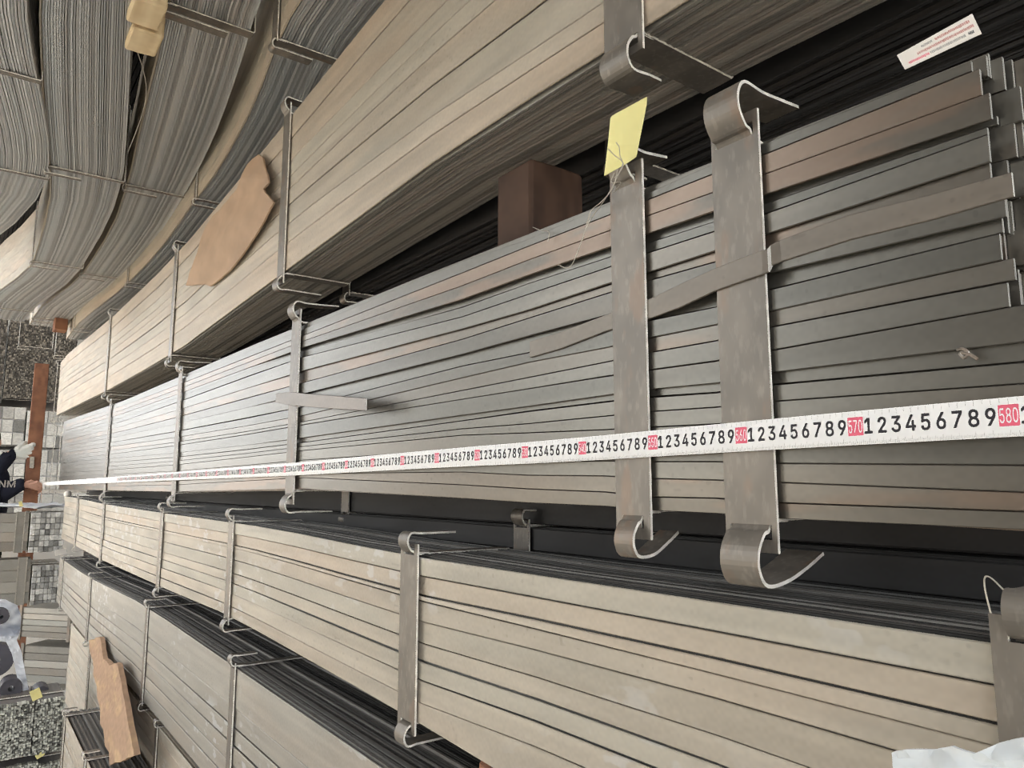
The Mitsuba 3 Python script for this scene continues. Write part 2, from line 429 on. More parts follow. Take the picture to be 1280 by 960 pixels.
# ---- B: the bundle behind the tape, bar by bar (columns of the photograph)
COLS = [380, 578, 660, 758, 810, 895, 963, 1160]
BARS = [  # (layer depth mm, end pixel, [(top, bottom) per column])
    (2, 1243, [(411, 419), (326, 341), (299, 308), (256, 270), (241, 249.5), (203, 216), (176, 190), (97, 111)]),
    (0, 1253, [(419, 426), (341, 357), (308, 325), (270, 289.5), (249.5, 269.5), (216, 239), (190, 215), (111, 143)]),
    (0, 1263, [(426, 434), (357, 374), (325, 344), (289.5, 310), (269.5, 292), (239, 263), (215, 241), (143, 175)]),
    (9, 1270, [(434, 440), (372, 384), (342, 355), (308, 323), (290, 304), (261, 277), (239, 253), (173, 185)]),
    (4.5, 1256, [(438, 446), (384, 396), (354.5, 368), (322.5, 335), (303.5, 316), (276, 288.5), (252, 265), (184, 195)]),
    (0, 1256, [(446, 463), (396, 411), (368, 387.5), (335, 355), (316, 340.5), (288.5, 313), (265, 291), (194.5, 227)]),
    (4.5, 1255, [(461, 478), (412, 424), (388.5, 398), (357, 367), (342, 351), (314, 327), (292, 313), (228, 256)]),
    (1, 1270, [(478, 492), (424, 442.6), (398, 420), (367, 394), (351, 376), (327, 352), (313, 341), (256, 294)]),
    (8, 1264, [(492, 508), (443, 457.5), (421, 441), (394, 414), (377, 401), (353, 384), (341, 362), (294, 314)]),
    (0, 1259, [(508, 519), (457.5, 472), (441, 453), (414, 434.4), (401, 422.5), (383.5, 405.7), (362, 389), (313.5, 345)]),
    (2.5, 1274, [(519, 527), (472, 488), (453, 472), (434.4, 452.5), (423, 441), (406, 426), (389, 409), (345.5, 371)]),
    (0, 1263, [(527, 530.6), (488, 499), (472, 486), (452.5, 470), (441, 462.5), (426, 451), (409, 438), (371.5, 402)]),
    (0, 1330, [(531, 547), (499, 519), (486, 508), (470.5, 494), (463, 487), (451.5, 479), (438.5, 466), (402.5, 442)]),
    (5, 1330, [(546, 553), (518, 526), (507, 514), (493, 502), (486, 496), (478, 490.6), (465, 481), (441, 463)]),
    (1, 1330, [(553, 558), (526, 536), (514.5, 529.6), (502.5, 520), (497, 514.6), (491, 509), (481.5, 502), (463.5, 488)]),
    (0, 1330, [(558, 563), (536, 544), (529.6, 541), (520, 537), (514.6, 534), (509, 530), (502, 526), (488, 511)]),
    (1, 1330, [(563, 575), (544, 562), (541, 560), (537, 556), (534, 555), (530, 553), (526, 552), (511, 545)]),
    (0, 1330, [(575, 588), (562, 577), (560, 577), (556, 576), (555, 577), (553, 577), (552, 579), (545, 580.6)]),
    (0, 1330, [(588, 592), (577, 590), (577, 594), (576, 595), (577, 598), (577, 600), (579, 602.5), (580.6, 610.5)]),
    (0.5, 1330, [(592, 597), (590, 606), (594, 611), (595, 615), (598, 621), (600, 622.7), (602.5, 628), (610.5, 635)]),
    (2, 1330, [(597, 611), (606, 623), (611, 628.5), (615, 633), (621, 638), (622.7, 642), (628, 648), (635, 657)]),
]
B = thing('steel_bar_bundle', 'grey bundle of narrow uneven flat bars that the white measuring tape is stretched along', 'steel bundle')
B_zb = ztop([(83, 612), (230, 615), (380, 611), (575, 623), (775, 633), (1160, 657), (1280, 665)])
B_zt = ztop([(80, 527), (145, 505), (228, 470), (370, 408), (580, 325), (760, 254), (900, 200), (1010, 155), (1160, 97)])
COLX = [onY(c, 450)[0] for c in COLS]
XF, WF = [0.08, 1.2, 2.4, 3.45, 4.2], [0, 0, 0.25, 0.6, 0.92]
NB = len(BARS)
for i, (dep, endpx, tb) in enumerate(BARS):
    y0 = dep / 1000.0
    zt_ = [onY(c, t_, y0)[2] for c, (t_, b_) in zip(COLS, tb)]; zb_ = [onY(c, b_, y0)[2] for c, (t_, b_) in zip(COLS, tb)]
    xb = [onY(c, b_, y0)[0] for c, (t_, b_) in zip(COLS, tb)]
    # towards the far end the bars settle into even rows
    f380 = [(zz - float(B_zb(COLX[0]))) / float(B_zt(COLX[0]) - B_zb(COLX[0])) for zz in (zt_[0], zb_[0])]
    ft = [float(B_zb(x) + (B_zt(x) - B_zb(x)) * ((1 - w) * (1 - i / NB) + w * f380[0])) for x, w in zip(XF, WF)]
    fb = [float(B_zb(x) + (B_zt(x) - B_zb(x)) * ((1 - w) * (1 - (i + 1) / NB) + w * f380[1])) for x, w in zip(XF, WF)]
    xe = onY(endpx, 400, y0)[0]
    s = (np.array([zt_[-1], zb_[-1]]) - np.array([zt_[-2], zb_[-2]])) / (xb[-1] - xb[-2])
    xs_ = XF + xb + [xe]; ztt = ft + zt_ + [zt_[-1] + s[0] * (xe - xb[-1])]; zbb = fb + zb_ + [zb_[-1] + s[1] * (xe - xb[-1])]
    ys_ = [min(dep, 1.5) / 1000.0 + R.uniform(0, 0.0008) for _ in XF] + [y0] * (len(xb) + 1)
    xs_[0] += R.uniform(-0.02, 0.02)
    part(B, 'flat_bar', bar_mesh(np.array(xs_), np.array(ys_), np.array(zbb) + 0.0002, np.array(ztt) - 0.0002, 0.0030, 0.0005), 'steel_grey', uid=uid())
pieces = []
xi = np.array([0.08, 2.4, 3.45, 4.2, 4.53, 5.14, 5.43, 5.57, 5.72, 5.80])
b_, t_ = B_zb(xi), B_zt(xi)
nrow = 13
for c in range(34):
    for r in range(nrow):
        x2 = xi.copy(); x2[-1] = 5.800 + R.uniform(-0.006, 0.022) + 0.0012 * c; x2[0] += R.uniform(-.03, .03)
        dz = R.uniform(-0.002, 0.002)
        pieces.append((bar_mesh(x2, 0.0135 + c * 0.0044 + R.uniform(-.0004, .0004), b_ + (t_ - b_) * r / nrow + dz + 0.0006, b_ + (t_ - b_) * (r + 1) / nrow + dz, 0.0030, 0), uid()))
m, ids = cat_meshes(pieces)
part(B, 'inner_flat_bars', m, 'steel_grey', uid=ids, kind='stuff')
# the two rows of thin edges that show above the front bars
for k, (dz, dy) in enumerate(((0.003, 0.0055), (0.006, 0.0095))):
    xx = np.array([0.08, 2.4, 4.2, 5.0, 5.4, 5.6, 5.80]); part(B, 'flat_bar', bar_mesh(xx, dy, B_zt(xx) - 0.012, B_zt(xx) + dz, 0.0030, 0.0005), 'steel_grey', uid=uid())
# the loose bar woven over and under the plates
LB = [(662, 427, 447, -.0030), (700, 415, 436, -.0032), (758, 393, 413.5, -.0033), (815, 372, 397, -.0034), (850, 355, 384, -.0055), (892, 336, 364, -.0093), (925, 323, 352, -.0097), (952, 313, 343, -.0100), (959, 311, 340, -.0095), (963, 306, 332, -.0045), (975, 300, 327, -.0012), (1060, 269, 300, -.0008), (1160, 244, 275.6, -.0008), (1264, 215, 246, -.0008)]
pt, pb = [onY(a, b, y) for a, b, c, y in LB], [onY(a, c, y) for a, b, c, y in LB]
part(B, 'flat_bar', bar_mesh(np.array([p[0] for p in pt]), np.array([l[3] for l in LB]), np.array([p[2] for p in pb]), np.array([p[2] for p in pt]), 0.0026, 0.0005), 'steel_rusty', uid=uid(), label='loose rusty flat bar woven over one strap plate')
LB2 = [(345, 492, 503, -.003), (361, 490, 506, -.0075), (366, 490, 507, -.0095), (372, 491, 507, -.0098), (382, 492, 508, -.012), (420, 495, 511, -.023), (457, 498, 513, -.036)]
pt, pb = [onY(a, b, y) for a, b, c, y in LB2], [onY(a, c, y) for a, b, c, y in LB2]
part(B, 'flat_bar', bar_mesh(np.array([p[0] for p in pt]), np.array([l[3] for l in LB2]), np.array([p[2] for p in pb]), np.array([p[2] for p in pt]), 0.0026, 0.0005), 'steel_rusty', uid=uid(), label='bent bar end sticking out over a strap')
for px, w, pw, hk, sz in ((785, 0.026, 0.046, 0.050, 1.15), (927, 0.038, 0.050, 0.075, 1.5), (368, 0.032, 0.046, 0.085, 1.15), (227, 0.03, 0.042, 0.09, 1.15), (143, 0.03, 0.042, 0.11, 1.3), (85, 0.03, 0.042, 0.13, 1.3), (77, 0.03, 0.042, 0.1, 1.0)):
    x = onY(px, 430, -0.008)[0]
    add_strap(B, x, w, -0.0005, 0.166, float(B_zb(x)), float(B_zt(x)), plate_w=pw, hook=hk, size=sz, ext=0.030, tops=(0.02 if px > 700 else 0.0, -0.004))

# ---- C: taupe bundle below
C_zb = ztop([(90, 680), (130, 702), (200, 733), (285, 770), (505, 893), (600, 950)])
C_zt = ztop([(90, 621), (130, 630), (200, 641), (340, 660), (505, 693), (760, 731), (1270, 806)])
C_rows = fracs(C_zb, C_zt, [((520, 877), (780, 975)), ((520, 849), (780, 941)), ((520, 825.6), (780, 913)), ((520, 804), (780, 882)), ((520, 775.6), (780, 840)), ((520, 750), (780, 813)), ((520, 743), (780, 797.5)), ((520, 719), (780, 768))])
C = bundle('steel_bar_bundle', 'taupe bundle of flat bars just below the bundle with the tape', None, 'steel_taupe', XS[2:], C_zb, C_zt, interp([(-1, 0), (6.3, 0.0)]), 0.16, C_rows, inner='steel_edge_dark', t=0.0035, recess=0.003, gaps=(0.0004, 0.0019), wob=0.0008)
for px, w, pw, hk in ((511, 0.028, 0.050, 0.07), (286, 0.024, 0.036, 0.07), (198, 0.024, 0.036, 0.07), (124, 0.024, 0.034, 0.07), (91, 0.024, 0.034, 0.05)):
    x = onY(px, 700, -0.006)[0]
    add_strap(C, x, w, 0.0, 0.162, float(C_zb(x)), float(C_zt(x)), plate_w=pw, hook=hk, ext=0.018, size=0.9)
x = onY(1300, 860, -0.006)[0]
add_strap(C, x, 0.028, 0.0, 0.162, float(C_zb(x)), float(C_zt(x)), plate_w=0.05, hook=0.06, ext=0.018, size=0.9)

# ---- D, F, E: the lower bundles
D_zt = ztop([(75, 697), (110, 721), (180, 756), (290, 831), (480, 962)])
D_zb = ztop([(75, 757), (108, 800), (175, 862), (285, 960)])
D_zb_ = interp([(0.5, 0.545), (1.9, 0.535), (3.2, 0.555), (6.3, 0.555)])
D_rows = even(1 - np.array([1, 0.85, 0.72, 0.58, 0.45, 0.30, 0])[::1])
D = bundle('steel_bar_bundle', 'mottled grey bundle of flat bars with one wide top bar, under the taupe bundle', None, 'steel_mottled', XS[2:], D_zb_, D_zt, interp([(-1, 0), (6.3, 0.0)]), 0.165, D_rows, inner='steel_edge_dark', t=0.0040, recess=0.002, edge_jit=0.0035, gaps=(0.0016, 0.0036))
for px, py, w in ((288, 890, 0.024), (181, 800, 0.024), (110, 760, 0.022), (77, 720, 0.022)):
    x = onY(px, py, -0.006)[0]
    add_strap(D, x, w, 0.0, 0.167, float(D_zb_(x)), float(D_zt(x)), plate_w=w * 1.25, hook=0.05, ext=0.012, size=0.8)
F = bundle('steel_bar_bundle', 'brownish bundle of flat bars behind the leaning broken plank, beneath the mottled bundle', None, 'steel_taupe', np.linspace(1.25, 6.3, 12), interp([(1, 0.12), (6.3, 0.12)]), interp([(1, 0.52), (3.2, 0.53), (6.3, 0.53)]), interp([(0, 0.004), (6.3, 0.004)]), 0.165, jit_rows(13, 0.1), t=0.004)
for px in (106, 196):
    x = onY(px, 880, -0.004)[0]
    add_strap(F, x, 0.02, 0.004, 0.17, 0.12, 0.525, plate_w=0.024, hook=0.03, ext=0.012, size=0.7)
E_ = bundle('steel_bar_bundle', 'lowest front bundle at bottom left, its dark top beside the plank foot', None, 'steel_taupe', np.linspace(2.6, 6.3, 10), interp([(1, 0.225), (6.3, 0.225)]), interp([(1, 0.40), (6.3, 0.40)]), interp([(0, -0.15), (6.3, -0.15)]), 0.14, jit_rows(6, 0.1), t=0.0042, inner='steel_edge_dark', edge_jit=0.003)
for xk in (2.66, 3.22):
    add_strap(E_, xk, 0.022, -0.15, -0.008, 0.225, 0.40, plate_w=0.026, hook=0.04, ext=0.010, size=0.75)

# ---- T: the upper bundles seen from beneath, bent sideways
ZT = 2.20
TX = np.concatenate([np.linspace(0.45, 3.2, 10), np.linspace(3.4, 4.6, 9), [5.0, 5.6, 6.3]])


Z3 = 2.27


def tcurve(pts, z=ZT):
    P = sorted([tuple(onZ(px, py, z)[:2]) for px, py in pts])
    P = np.array(P); xx = np.linspace(P[0, 0], P[-1, 0], 40)
    from scipy.interpolate import PchipInterpolator
    g = PchipInterpolator(P[:, 0], P[:, 1]); ss = (P[-1, 1] - P[-2, 1]) / (P[-1, 0] - P[-2, 0])
    def f(x):
        x = np.asarray(x, float)
        y = g(np.clip(x, P[0, 0], P[-1, 0]))
        return y + np.where(x > P[-1, 0], 0.35 * ss * (x - P[-1, 0]), 0)
    return f


cv1R = tcurve([(33, 0), (40, 60), (50, 110), (62, 190), (60, 220), (45, 252), (22, 277), (0, 293), (-40, 335)], 2.18)
cv2L = tcurve([(48, 0), (50, 60), (52, 110), (58, 180), (62, 215), (60, 260), (42, 325), (0, 362), (-20, 380)])
cv2R = tcurve([(166, 0), (164, 60), (162, 110), (158, 180), (154, 222), (132, 285), (100, 338), (38, 392), (20, 420)])
cv3L = tcurve([(208, 5), (200, 50), (188, 100), (172, 170), (159, 228), (136, 290), (104, 340), (44, 392), (24, 432)], Z3)
cv3R = tcurve([(325, 0), (315, 35), (295, 100), (262, 185), (233, 240), (195, 300), (155, 348), (88, 400), (68, 430)], Z3)
cv4L = tcurve([(372, 0), (350, 40), (328, 99), (306, 149), (259, 229), (242, 251), (198, 312), (160, 352), (92, 410), (73, 438)])


def tbundle(label, yl, yr, x0, zb, h, mat='steel_blue', n=6, cols=34, x1=6.3):
    xs = np.concatenate([[x0], TX[TX > x0 + 0.1]])
    b = thing('steel_bar_bundle', label, 'steel bundle', None)
    L, Rr = yl(xs), yr(xs); fr = np.linspace(0, 1, n + 1)
    pieces = []
    for c in range(cols):
        dz = R.uniform(-0.0025, 0.0025)
        y = L + (Rr - L) * c / cols; w = (Rr - L) / cols
        for i in range(n if c else n):
            z0, z1 = zb + h * fr[i] + dz + 0.0004, zb + h * fr[i + 1] + dz - 0.0004
            x2 = xs.copy(); x2[0] += R.uniform(-0.012, 0.012)
            tk = w * R.uniform(0.70, 0.88)
            rings = np.stack([np.stack([x2, y + a * tk, np.full_like(xs, z)], -1) for a, z in ((0, z0), (0, z1), (1, z1), (1, z0))], 1)
            mm = loft(rings)
            if c == 0 or i == 0: part(b, 'flat_bar', mm, mat if c else 'steel_beige', uid=uid())
            else: pieces.append((mm, uid()))
    m, ids = cat_meshes(pieces)
    part(b, 'inner_flat_bars', m, mat, uid=ids, kind='stuff')
    return b


T5 = tbundle('added black bundle above the overhead row, darkening the gap by the pale wood blocks', lambda x: 0 * x - 0.75, lambda x: 0 * x - 0.10, 0.3, 2.56, 0.2, 'steel_shade_black', 3, 40)  # added bundle that hides the roof, so the gap reads as black shade
T1 = tbundle('bluish grey bundle of bars curving past the top left corner, outermost of the overhead row', lambda x: cv1R(x) - 0.20, cv1R, 2.2, 2.18, 0.22)
T2 = tbundle('overhead bundle of bars with a beige side, left of the stacked pale wood blocks', cv2L, cv2R, 0.9, ZT, 0.25)
T3 = tbundle('overhead bundle right of the pale wood blocks, with a wide loose strap end', cv3L, cv3R, 0.45, Z3, 0.25)
T4b = tbundle('dark overhead bundle directly above the beige bundle, with a beige face on its left', cv4L, lambda x: cv4L(x) + 0.20, 0.5, ZT - 0.004, 0.25)


def tstrap(b, x, yl, yr, zb, zt, w, hook, plate=True, size=0.7):
    add_strap(b, x, w, float(yl(x)) , float(yr(x)) + 0.002, zb, zt, plate_w=w * 1.1, hook=hook, hooks=(True, False), ext=0.012, size=size, plate=plate)


tstrap(T1, 3.42, lambda x: cv1R(x) - 0.2, cv1R, 2.18, 2.40, 0.016, 0.06)
tstrap(T1, 4.05, lambda x: cv1R(x) - 0.2, cv1R, 2.18, 2.40, 0.018, 0.06)
for px, py, h in ((62, 207, 0.09), (42, 326, 0.10)):
    tstrap(T2, onZ(px, py, ZT)[0], cv2L, cv2R, ZT, ZT + 0.25, 0.016, h)
tstrap(T2, onZ(30, 388, ZT)[0], cv2L, cv2R, ZT, ZT + 0.25, 0.016, 0.08)
for px, py, h, w in ((158, 230, 0.10, 0.016), (103, 341, 0.10, 0.016), (38, 396, 0.10, 0.016), (24, 432, 0.08, 0.016), (206, 4, 0.13, 0.026)):
    tstrap(T3, onZ(px, py, Z3)[0], cv3L, cv3R, Z3, Z3 + 0.25, w, h)
for px, py, h, w in ((236, 244, 0.10, 0.016), (158, 351, 0.10, 0.016), (88, 408, 0.09, 0.016), (68, 443, 0.08, 0.016), (344, 47, 0.08, 0.026)):
    tstrap(T4b, onZ(px, py, ZT)[0], cv4L, lambda x: cv4L(x) + 0.2, ZT - 0.004, ZT + 0.246, w, h)

# ---- the second row of the stack, its gap shade painted near black
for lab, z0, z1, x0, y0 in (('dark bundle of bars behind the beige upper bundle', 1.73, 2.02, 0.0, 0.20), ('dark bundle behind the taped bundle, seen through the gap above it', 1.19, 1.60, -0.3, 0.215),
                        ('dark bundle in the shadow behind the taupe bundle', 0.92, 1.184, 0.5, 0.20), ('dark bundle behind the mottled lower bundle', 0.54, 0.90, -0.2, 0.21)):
    b = bundle('steel_bar_bundle', lab, None, 'steel_shade_black', np.linspace(x0, 6.2, 8), interp([(0, z0), (6.3, z0)]), interp([(0, z1), (6.3, z1)]), interp([(0, y0), (6.3, y0)]), 0.2, jit_rows(8, 0.15), t=0.006, edge_jit=0.004, recess=0.004)
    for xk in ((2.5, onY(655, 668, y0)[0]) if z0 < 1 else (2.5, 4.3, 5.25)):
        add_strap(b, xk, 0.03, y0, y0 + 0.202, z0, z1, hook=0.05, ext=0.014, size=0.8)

# ---- measuring tape
tp_top = [(52, 600.5), (365, 578), (578, 560), (660, 553.5), (758, 546), (895, 530), (1060, 512), (1262, 490 + 2)]
tp_bot = [(52, 609.5), (365, 595), (578, 582), (660, 578.5), (758, 572), (895, 566), (1060, 559), (1262, 550)]
YT = -0.0115
TA, TB = onY(1262, 500, YT), onY(52, 605, YT)
tz = interp([(onY(px, 0.5 * (a + b), YT)[0], onY(px, 0.5 * (a + b), YT)[2]) for (px, a), (_, b) in zip(tp_top, tp_bot)])
tape = thing('measuring_tape', 'white steel measuring tape with black and red numbers stretched along the bars', 'measuring tape')
xs = np.linspace(-0.95, 5.90, 60); prof = [(-0.0125, 0.0010), (-0.006, 0.0002), (0, 0), (0.006, 0.0002), (0.0125, 0.0010)]
rings = [[(x, YT + dy, float(tz(x)) + dz) for dz, dy in prof] + [(x, YT + dy + 0.0003, float(tz(x)) + dz) for dz, dy in prof[::-1]] for x in xs]
part(tape, 'blade', loft(rings), 'tape_white', smooth=40)
SEG = interp([(x, float(tz(x))) for x in xs])


def on_tape(m, x, dz, out=0.0004):
    """lay a flat mesh drawn in (x, z) on the blade at x"""
    v = np.array(m.vertices); s = (float(tz(x + 0.01)) - float(tz(x - 0.01))) / 0.02
    return trimesh.Trimesh(np.stack([x + v[:, 0], YT - out - v[:, 2], float(tz(x)) + dz + v[:, 1] + s * v[:, 0]], 1), m.faces[:, ::-1], process=False)


def glyph(s, h, bold=False):
    m = meshkit.text_mesh(s, h, 0.00012, bold); m.apply_translation([-0.5 * (m.bounds[0, 0] + m.bounds[1, 0]), -h / 2, 0]); return m


GL = {str(i): glyph(str(i), 0.0102, True) for i in range(1, 10)}
for g in GL.values(): g.apply_scale([0.86, 1.06, 1])
ink, tens_box, tens_txt, ticks = [], [], [], []
for cm in range(250, 590):
    x = cm / 100.0
    if cm % 10:
        ink.append(on_tape(GL[str(cm % 10)], x - 0.0003, 0.0008))
    else:
        bx = trimesh.creation.extrude_polygon(sg.box(-0.0052, -0.0062, 0.0052, 0.0062).buffer(0.0006), 0.0001, engine='earcut'); tens_box.append(on_tape(bx, x, 0.0010, 0.0003))
        g = glyph(str(cm), 0.0088); g.apply_scale([0.0104 / (g.bounds[1, 0] - g.bounds[0, 0]), 1.05, 1]); tens_txt.append(on_tape(g, x, 0.0010, 0.00045))
    for mm in range(10):
        xx = x + mm / 1000.0
        if cm < 400 and mm not in (0, 5): continue
        h = 0.0042 if mm == 0 else (0.0032 if mm == 5 else 0.0022)
        for sgn in (-1, 1):
            if sgn > 0 and mm not in (0, 5): continue
            if cm < 530 and mm not in (0, 5): continue
            q = trimesh.creation.box((0.00016, h * (0.8 if sgn > 0 else 1), 0.0001)); ticks.append(on_tape(q, xx, sgn * (0.0122 - h / 2), -0.0003 if h > 0.004 else -0.0004))
part(tape, 'numerals', trimesh.util.concatenate(ink), 'ink_black', label='black printed numerals', kind='stuff')
part(tape, 'red_boxes', trimesh.util.concatenate(tens_box), 'ink_red', label='red boxes behind every tenth number', kind='stuff')
part(tape, 'tens_numerals', trimesh.util.concatenate(tens_txt), 'tape_white', label='white numbers in red boxes', kind='stuff')
part(tape, 'graduation_marks', trimesh.util.concatenate(ticks), 'ink_faint_grey', kind='stuff')


# ---- sheets: an outline in pixels on a plane, given a thickness
def sheet(outline, place, t, seg=0.012, bump=None, normal=None):
    """outline px -> polygon laid by place(px, py) -> 3d; triangulated fine and thickened along normal"""
    poly = sg.Polygon(outline)
    pts = [p for p in np.array(poly.exterior.segmentize(seg).coords)[:-1]]
    x0, y0, x1, y1 = poly.bounds; inner = poly.buffer(-seg * 0.6)
    for gx in np.arange(x0, x1, seg):
        for gy in np.arange(y0, y1, seg):
            if inner.contains(sg.Point(gx, gy)): pts.append((gx, gy))
    P = np.array(pts)
    from scipy.spatial import Delaunay
    tri = Delaunay(P).simplices; c = P[tri].mean(1)
    keep = np.array([poly.buffer(1e-6).contains(sg.Point(q)) for q in c]); tri = tri[keep]
    a = P[tri]; s = np.cross(a[:, 1] - a[:, 0], a[:, 2] - a[:, 0]); tri[s < 0] = tri[s < 0][:, ::-1]
    V = np.array([place(*p) for p in P])
    if bump is not None: V = V + bump(V)
    nb = len(poly.exterior.segmentize(seg).coords) - 1
    nn = np.asarray(normal, float); n = len(P); i = np.arange(nb); j = (i + 1) % nb
    v = np.vstack([V, V + nn * t])
    f = np.vstack([tri, tri[:, ::-1] + n, np.stack([i, i + n, j + n], 1), np.stack([i, j + n, j], 1)])
    return trimesh.Trimesh(v, f, process=False)


# yellow tag wired to the top of a strap
def tagplace(px, py):
    y = -0.030 + 0.02 * max(0, (180 - py) / 60) + 0.006 * math.sin((px - 756) / 17)
    return onY(px, py, y)


single('paper_tag', 'yellow paper tag standing up from the narrow strap plate on the taped bundle', 'tag', sheet([(755, 220), (760, 178), (763, 147), (766, 144), (808, 121), (808, 130), (795, 196), (785, 203)], tagplace, 0.0006, 6, normal=(0, 1, 0)), 'yellow_paper')
w = thing('binding_wire', 'thin binding wire hanging from the yellow tag down across the bars', 'wire')
for pts in ([(770, 178), (774, 184), (775, 195), (779, 205), (775, 215), (768, 222)], [(760, 186), (768, 194), (777, 201), (779, 208)], [(779, 204), (770, 225), (757, 248), (741, 270), (733, 285), (714, 332), (697, 331)], [(772, 212), (766, 235), (752, 252), (740, 262), (735, 275), (728, 300)], [(768, 216), (764, 228), (776, 228), (768, 240)]):
    part(w, 'strand', tube([onY(a, b, -0.034 if b < 240 else -0.018) for a, b in pts], 0.0005, 5), 'wire_steel')
w = thing('binding_wire', 'short stray wire end lying on the top bar left of the tag', 'wire')
part(w, 'strand', tube([onY(a, b, -0.006) for a, b in [(666, 284), (676, 288), (686, 290), (685, 302)]], 0.0005, 5), 'wire_steel')
# knot of wire near the bar ends and wire loops at the right
k = thing('binding_wire', 'small knot of dark wire on the bar edge near the right frame', 'wire')
part(k, 'strand', tube([onY(a, b, -0.004) for a, b in [(1196, 438), (1203, 436), (1210, 441), (1205, 447), (1200, 441), (1212, 443), (1222, 449)]], 0.0012, 6), 'strap_steel')
k = thing('binding_wire', 'thin looped wire standing above the taupe bundle at right', 'wire')
part(k, 'strand', tube([onY(a, b, -0.004) for a, b in [(1238, 788), (1242, 782), (1236, 757), (1231, 735), (1231, 722), (1238, 722), (1252, 735), (1268, 752), (1290, 775)]], 0.0006, 5), 'wire_steel')
part(k, 'strand', tube([onY(a, b, -0.006) for a, b in [(1290, 780), (1272, 780), (1264, 786), (1267, 793), (1279, 797), (1295, 800)]], 0.0006, 5), 'wire_steel')
k = thing('binding_wire', 'thin wire hanging in the dark gap beside the pale wood blocks', 'wire')
part(k, 'strand', tube([onZ(a, b, ZT - 0.01) for a, b in [(172, 66), (178, 84), (183, 110), (180, 135), (170, 165), (160, 190)]], 0.0012, 5), 'wire_steel')

# white printed label on top of the taped bundle at the right
lab = thing('paper_label', 'white paper label with rows of small red print on the bar ends at top right', 'label')
LQ = [(1121, 69), (1215, 17), (1227, 42), (1131, 87)]
lp = lambda px, py: onY(px, py, 0.024)
part(lab, 'sheet', sheet(LQ, lp, 0.0005, 9, normal=(0, 1, 0)), 'white_paper')
e0, e1 = np.array([1121, 69.0]), np.array([1215, 17.0]); e3 = np.array([1131, 87.0]); e2 = np.array([1227, 42.0])
for row, (vv, a, b, mt) in enumerate(((0.24, 0.48, 0.93, 'ink_faint_red'), (0.24, 0.30, 0.44, 'ink_faint_grey'), (0.50, 0.22, 0.95, 'ink_faint_red'), (0.76, 0.08, 0.34, 'ink_red'), (0.76, 0.36, 0.82, 'ink_faint_grey'), (0.76, 0.86, 0.93, 'ink_black'))):
    pcs = []; u = a
    while u < b:
        du = R.uniform(0.010, 0.022)
        quad = []
        for (uu, wv) in ((u, vv - 0.07), (u + du * 0.7, vv - 0.07 + R.uniform(-.02, .02)), (u + du * 0.7, vv + 0.07), (u, vv + 0.07 - R.uniform(0, .05))):
            p = (e0 * (1 - uu) + e1 * uu) * (1 - wv) + (e3 * (1 - uu) + e2 * uu) * wv
            quad.append(onY(*p, 0.0236))
        pcs.append(((np.array(quad), np.array([[0, 1, 2], [0, 2, 3]])), 0)); u += du
    part(lab, 'print_line', cat_meshes(pcs)[0], mt)

# cardboard hanging over the beige bundle
co = [(316, 198), (323, 193), (329, 198), (331, 208), (334, 218), (335, 228), (329, 236), (331, 241), (342, 253), (337, 262), (330, 277), (318, 296), (303, 318), (287, 338), (270, 353), (263, 358), (256, 355), (232, 357), (237, 340), (246, 318), (250, 300), (256, 283), (265, 270), (275, 262), (286, 247), (296, 236), (301, 220), (309, 206)]


def cplace(px, py):
    return onY(px, py, -0.010 - 0.010 * max(0, math.sin((py - 193) / 164 * math.pi)) - 0.004 * math.sin(px * 0.10 + py * 0.10) - (0.012 * max(0, 1 - abs(py - 222) / 26)))


single('cardboard_sheet', 'torn brown cardboard sheet draped over the front of the beige upper bundle', 'cardboard', sheet(co, cplace, 0.004, 4, normal=(0, 1, 0), bump=lambda V: np.stack([0 * V[:, 0], 0.007 * (meshkit.fbm(V * 14) - 0.5), 0 * V[:, 0]], 1)), 'cardboard', smooth=35)

# leaning broken plank
po = [(111, 800), (118, 800), (119, 797), (125, 797), (127, 808), (129, 824), (133, 826), (137, 832), (143, 829), (147, 830), (150, 846), (154, 868), (158, 890), (163, 920), (168, 945), (160, 947), (150, 953), (144, 953), (137, 957), (136, 940), (131, 932), (129, 912), (125, 905), (125, 885), (121, 872), (121, 858), (117, 845), (116, 826), (112, 815)]


def pplace(px, py):
    u = (py - 797) / 160
    return onY(px, py, -0.025 - 0.078 * u)


pk = thing('plank', 'broken brown plank leaning against the lower bundles at bottom left', 'plank')
part(pk, 'board', sheet(po, pplace, 0.016, 3, normal=(0, 0.98, 0.1), bump=lambda V: np.stack([0 * V[:, 0], 0.006 * (meshkit.fbm(V * np.array([9, 9, 25])) - 0.5), 0 * V[:, 0]], 1)), 'wood_tan', smooth=25)


# wood spacers
def spacer(label, c, s, mat, cat='wood block', base='wood_block'):
    m = box(c, s, bev=min(s) * 0.06); m = m.subdivide(); v = m.vertices; m.vertices = v + 0.002 * (meshkit.noise(v * 60)[:, None] - 0.5)
    single(base, label, cat, m, mat)


